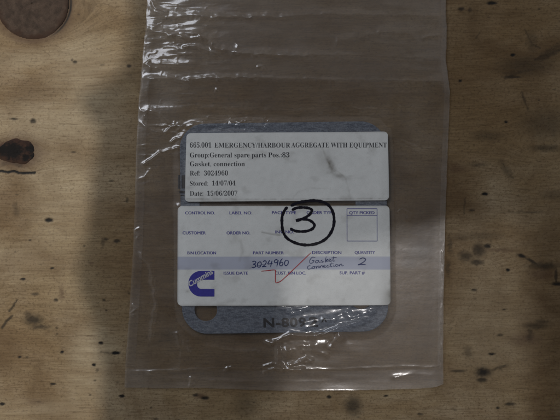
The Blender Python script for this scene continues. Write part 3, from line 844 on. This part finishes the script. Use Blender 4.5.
for ch, adv, y_, hh in (('3', 5.6, 260.8, 6.4), ('0', 5.2, 261.4, 5.4), ('2', 5.2, 260.4, 6.0), ('4', 6.0, 259.7, 6.2), ('9', 5.6, 259.2, 6.4), ('6', 5.0, 258.2, 7.2), ('0', 5.2, 259.8, 5.4)):
    for st in DIG[ch]:
        ribbon(gl(x_, y_, adv * .86, hh, st), .85, zt2, M_PEN, lower, 'handwritten_digit', seed=int(x_ * 7))
    x_ += adv
writing('handwritten_digit', [gl(357.2, 257.6, 8.6, 6.9, DIG['2'][0])], .9, M_PEN, lower, None)
W1 = [[(315.4, 257.6), (312.2, 256.9), (309.6, 260), (309.9, 262.8), (312.6, 262.4), (313.8, 260.4), (311.8, 260.3), (314.2, 260.2)],
      [(318.2, 260.3), (315.6, 260.6), (315.4, 262.4), (317.6, 262.2), (318.4, 260.2), (319.2, 262.2), (320.6, 261.4)],
      [(322.4, 259.6), (320.8, 260.3), (322.6, 261.4), (321.2, 262.3), (323.8, 261.2)],
      [(326.0, 256.0), (325.0, 261.8), (327.6, 258.9), (325.8, 260.2), (328.2, 261.4)],
      [(328.6, 260.4), (330.4, 259.4), (329.2, 258.7), (328.4, 260.2), (330.0, 261.2), (331.8, 260.2)],
      [(333.6, 255.8), (332.8, 258.6), (332.8, 260.8), (334.6, 260.4)], [(330.8, 257.8), (333.6, 257.3), (336.6, 257.2)]]
W2 = [[(310.2, 265.2), (307.8, 266.0), (307.8, 268.6), (310.4, 268.4), (312.0, 267.0)],
      [(313.6, 266.0), (312.0, 267.0), (312.8, 268.4), (314.6, 267.4), (313.6, 266.2), (315.6, 266.4)],
      [(316.4, 265.6), (316.0, 268.0), (317.4, 265.8), (318.6, 266.0), (318.4, 267.8)],
      [(319.8, 265.2), (319.6, 267.5), (321.0, 265.4), (322.2, 265.6), (322.2, 267.2)],
      [(323.2, 266.4), (325.0, 265.6), (324.0, 264.8), (323.0, 266.4), (324.6, 267.2), (326.2, 266.4)],
      [(328.4, 264.7), (326.6, 265.6), (327.2, 266.9), (329.4, 266.2)],
      [(331.0, 261.9), (330.4, 264.6), (330.6, 266.5), (332.2, 265.8)], [(329.2, 263.9), (333.4, 263.2)],
      [(333.6, 264.2), (333.5, 266.2), (334.6, 265.6)], [(336.4, 263.8), (335.0, 265.0), (336.2, 266.2), (337.8, 265.0), (336.4, 263.9)],
      [(338.8, 263.8), (338.8, 265.9), (340.2, 263.9), (341.4, 264.0), (341.6, 265.6), (343.4, 265.0)]]
writing('handwritten_word', W1, .62, M_PEN, lower, 'pen word naming the part')
writing('handwritten_word', W2, .62, M_PEN, lower, None)
ribbon([(261.2, 270.8), (267, 270.3), (274.6, 269.6), (275.4, 272.0), (275.3, 277.5), (275.8, 282.0), (278.0, 281.9), (282.4, 279.4), (293, 269.4), (302, 260.8), (311, 252.2)],
       .8, zt3, M_RED, lower, 'red_tick', 'thin red pen tick', seed=4)
ribbon([(255, 266.5), (260, 264.9), (264, 263.9)], .3, zt2, M_PEN, lower, 'pen_scratch', seed=9)
ring_pts = [(287.4, 206.8), (284.4, 210.6), (282.2, 216), (281.9, 223), (283.0, 231.5), (287.2, 238.2), (295, 242.6), (303, 244.6), (312, 244.4), (321, 241.6), (328, 236.2), (332.6, 228), (333.8, 219),
            (331.8, 210.2), (327, 204.2), (320.4, 201.3), (313, 200.6), (303, 201.6), (295, 203.9), (290.6, 206.0)]
ribbon(ring_pts, 2.8, zt3, M_MARKER, lower, 'marker_circle', 'thick black marker ring', n=8, wob=.18, seed=2)
ribbon([(291.6, 210.2), (296.5, 207.9), (302, 207.4), (308, 208.0), (311.6, 210.0), (309.8, 214.0), (305, 217.6), (299.4, 219.9), (296.0, 220.6), (301, 219.2), (307.6, 219.6), (312.4, 222.2), (314.2, 225.6), (311.4, 229.2), (305, 231.2), (297.6, 231.2), (292.6, 229.8), (290.2, 228.0)],
       2.7, zt3, M_MARKER, lower, 'marker_number', 'black marker number 3', n=8, wob=.16, seed=6)

# ------------------------------------------------------------------ photographer
# leans over the board above the lens; only the shadow shows in the picture
def capsule_bm(bm, a, b, ra, rb, n=20, m=7):
    a, b = Vector(a), Vector(b); d = (b - a); L = d.length or 1e-6
    rot = d.to_track_quat('Z', 'Y').to_matrix()
    rows = []
    for k in range(m + 1):
        t = math.pi / 2 * (k / m - 1); rows.append((ra * math.sin(t), ra * math.cos(t)))
    for k in range(m + 1):
        t = math.pi / 2 * (k / m); rows.append((L + rb * math.sin(t), rb * math.cos(t)))
    vs = [[bm.verts.new(a + rot @ Vector((max(r, 1e-5) * math.cos(2 * math.pi * j / n), max(r, 1e-5) * math.sin(2 * math.pi * j / n), h))) for j in range(n)] for h, r in rows]
    for i in range(len(vs) - 1):
        for j in range(n):
            bm.faces.new((vs[i][j], vs[i][(j + 1) % n], vs[i + 1][(j + 1) % n], vs[i + 1][j]))
    bm.faces.new(vs[0][::-1]); bm.faces.new(vs[-1])

def loft_bm(bm, secs, n=40):
    """sections (y, x left, x right, z middle, half height) across the torso"""
    vs = []
    for y, xl, xr, zm, hz in secs:
        cx, hx = (xl + xr) / 2, (xr - xl) / 2
        row = []
        for j in range(n):
            a = 2 * math.pi * j / n
            ca, sa = math.cos(a), math.sin(a)
            row.append(bm.verts.new((cx + hx * math.copysign(abs(ca) ** .8, ca), y, zm + hz * math.copysign(abs(sa) ** .8, sa))))
        vs.append(row)
    for i in range(len(vs) - 1):
        for j in range(n):
            bm.faces.new((vs[i][j], vs[i + 1][j], vs[i + 1][(j + 1) % n], vs[i][(j + 1) % n]))
    bm.faces.new(vs[0]); bm.faces.new(vs[-1][::-1])

import bmesh
ZB = 0.52
def on_a(px, py, z=ZB):                    # where something at height z must be to shade this spot from the first lamp
    s_ = Vector(P(px, py)); f = 1 - z / LA.z
    return (LA.x * (1 - f) + s_.x * f, LA.y * (1 - f) + s_.y * f)
def on_c(px, py, z=ZB):
    s_ = Vector(P(px, py)); f = 1 - z / LC.z
    return (LC.x * (1 - f) + s_.x * f, LC.y * (1 - f) + s_.y * f)

bm = bmesh.new()
left_px = [(112, 640), (106, 520), (107, 440), (110, 405), (109, 380), (104, 350), (97, 325), (88, 305), (82, 288), (84, 262), (91, 238), (93, 210), (97, 170), (101, 140), (106, 118), (126, 96), (131, 60), (134, 20), (136, -60), (150, -200)]
right_px = {y: 275 + 6 * math.sin(y / 40) for y in range(200, 900, 20)}
secs = [(-0.95, -0.17, 0.12, 0.42, 0.11), (-0.75, -0.19, 0.13, 0.50, 0.12), (-0.5, -0.22, 0.115, 0.56, 0.12), (-0.3, -0.25, 0.11, 0.575, 0.125)]
ys = []
for px, py in left_px:
    x, y = on_a(px, py)
    sy = (210 - ((y - LC.y * (1 - (1 - ZB / LC.z))) / (1 - ZB / LC.z)) / S) if False else None
    ys.append((y, x))
cx_edge = on_c(275, 300)[0]
for y, x in ys:
    xr = cx_edge + 0.004 * math.sin(y * 60)
    xr += 0.10 * float(sstep(on_c(275, 250)[1], on_c(275, 205)[1], y))   # the chest runs out into the shoulder
    secs.append((y, x, xr, ZB + 0.045, 0.105))
secs.append((0.28, -0.16, 0.17, 0.60, 0.07))
# the chest's widest line sits at ZB: shift each section so that its middle is there
secs = [(y, a, b, max(z, ZB + .03) - .03 if y > -.2 else z, h) for y, a, b, z, h in secs]
loft_bm(bm, secs)
tube = lambda *pts: [capsule_bm(bm, pts[i][:3], pts[i + 1][:3], pts[i][3], pts[i + 1][3]) for i in range(len(pts) - 1)]
# right arm: shoulder, elbow, wrist and hand propped on the board beyond the picture
ex = on_c(535, 300)[0]
tube((0.0, 0.150, ZB + .02, .075), (ex + .052, 0.112, ZB, .060), (ex + .049, -0.02, ZB - .005, .047), (ex + .065, -0.17, .42, .043), (ex + .07, -0.21, .20, .034), (ex + .07, -.235, .05, .025))
tube((ex + .07, -.235, .05, .025), (ex + .07, -.215, .022, .018), (ex + .068, -.195, .018, .016))
for k in range(4):
    tube((ex + .046 + k * .015, -.195, .014, .009), (ex + .040 + k * .020, -.160 + abs(k - 1.5) * .006, .012, .0085), (ex + .036 + k * .022, -.135 + abs(k - 1.5) * .010, .009, .0075))
tube((ex + .052, -.22, .018, .011), (ex + .030, -.205, .012, .010), (ex + .014, -.185, .010, .008))
# left arm folded along the chest
tube((-0.19, 0.14, ZB, .07), (-0.235, 0.02, ZB, .052), (-0.235, -0.14, ZB - .02, .046), (-0.15, -0.11, .48, .036), (-0.085, -0.062, .446, .024))
# spur added to the outline to throw the small point on the left
fx, fy = on_a(70, 102); gx, gy = on_a(120, 108)
tube((gx, gy, ZB, .013), (fx + .006, fy, ZB, .0045))
# hands round the small camera
for sx in (-1,):
    tube((sx * .085, -.062, .446, .024), (sx * .066, -.035, .438, .019), (sx * .058, -.008, .434, .017))
    for k, (ln, yy) in enumerate(((.030, .016), (.034, .004), (.033, -.009), (.026, -.021))):
        tube((sx * .060, yy, .440, .0085), (sx * .047, yy + .003, .452, .008), (sx * (.047 - ln * .6), yy + .004, .4545, .0068))
    tube((sx * .062, -.036, .432, .011), (sx * .050, -.030, .424, .009), (sx * .038, -.022, .4235, .0075))
# neck, head with nose, chin, ears
hx, hy, hz = -0.01, 0.40, 0.585
tube((-0.005, .25, .585, .062), (-0.008, .33, .60, .055))
tube((hx, hy - .01, hz + .03, .083), (hx, hy + .035, hz + .005, .078), (hx, hy + .01, hz - .055, .055))
tube((hx, hy + .04, hz - .07, .014), (hx, hy + .065, hz - .085, .011), (hx, hy + .03, hz - .095, .012))
for sx in (-1, 1):
    tube((hx + sx * .082, hy - .005, hz - .01, .014), (hx + sx * .088, hy + .02, hz - .005, .013))
# hips and legs to the floor
tube((-0.09, -.93, .40, .105), (-0.10, -1.02, .10, .082), (-0.11, -.98, -.30, .058), (-0.11, -1.0, -.42, .05), (-0.12, -1.02, -.72, .04), (-0.12, -.90, -.76, .035))
tube((0.06, -.93, .40, .105), (0.08, -1.02, .10, .082), (0.10, -.98, -.30, .058), (0.10, -1.0, -.42, .05), (0.11, -1.02, -.72, .04), (0.11, -.90, -.76, .035))
me = bpy.data.meshes.new('person'); bm.to_mesh(me); bm.free()
tmp = bpy.data.objects.new('person', me); COL.objects.link(tmp)
rm = tmp.modifiers.new('remesh', 'REMESH'); rm.mode = 'VOXEL'; rm.voxel_size = 0.0042
sm = tmp.modifiers.new('smooth', 'SMOOTH'); sm.factor = .5; sm.iterations = 2
dg = bpy.context.evaluated_depsgraph_get()
body = bpy.data.meshes.new_from_object(tmp.evaluated_get(dg))
bpy.data.objects.remove(tmp)
body.name = 'person'
for m_ in (plain('dark_jacket', (0.03, 0.032, 0.04), .9), plain('skin', (0.50, 0.32, 0.24), .5), plain('dark_hair', (0.03, 0.02, 0.015), .6), plain('dark_trousers', (0.03, 0.035, 0.06), .9)):
    body.materials.append(m_)
mi = np.zeros(len(body.polygons), np.int32); cen = np.empty(len(body.polygons) * 3, np.float32)
body.polygons.foreach_get('center', cen); cen = cen.reshape(-1, 3)
mi[(np.abs(cen[:, 0]) < .092) & (cen[:, 1] > -.07) & (cen[:, 1] < .05) & (cen[:, 2] < .463)] = 1
head = cen[:, 1] > .315
mi[head] = 1
mi[head & ((cen[:, 2] > hz + .02 - (cen[:, 1] - hy) * .2) | (cen[:, 1] < hy - .05))] = 2
mi[cen[:, 1] < -.86] = 3
body.polygons.foreach_set('material_index', mi)
body.shade_smooth()
person = link('person', body)
person['label'] = 'person in a dark jacket leaning over the board and casting the soft shadow'
person['category'] = 'person'

# small camera held over the bag, lens pointing down
cam_body = bpy.data.objects.new('compact_camera', None); COL.objects.link(cam_body); cam_body.location = (0, 0, .425); cam_body.empty_display_size = .02
cam_body['label'] = 'small black camera held flat over the bag by the photographer'
cam_body['category'] = 'camera'
M_CASE = plain('black_camera_case', (0.02, 0.02, 0.02), .45)
bm = bmesh.new()
r_ = bmesh.ops.create_cube(bm, size=1)
bmesh.ops.scale(bm, vec=(.100, .062, .024), verts=bm.verts)
bmesh.ops.bevel(bm, geom=list(bm.edges), offset=.004, segments=3, affect='EDGES')
me = bpy.data.meshes.new('case'); bm.to_mesh(me); bm.free(); me.transform(Matrix.Translation((0, 0, .0035)))
link('case', me, M_CASE, cam_body)
def barrel(name, r0, r1, za, zb, mat):
    n = 40; vs = []; f = []
    for r, z in ((r0, za), (r0, zb), (r1, zb), (r1, za)):
        vs += [(r * math.cos(2 * math.pi * k / n), r * math.sin(2 * math.pi * k / n), z) for k in range(n)]
    for i in range(4):
        for k in range(n):
            f.append((i * n + k, i * n + (k + 1) % n, ((i + 1) % 4) * n + (k + 1) % n, ((i + 1) % 4) * n + k))
    link(name, py_mesh(name, vs, f), mat, cam_body)
barrel('lens_barrel', .021, .016, -.009, -.022, M_CASE)
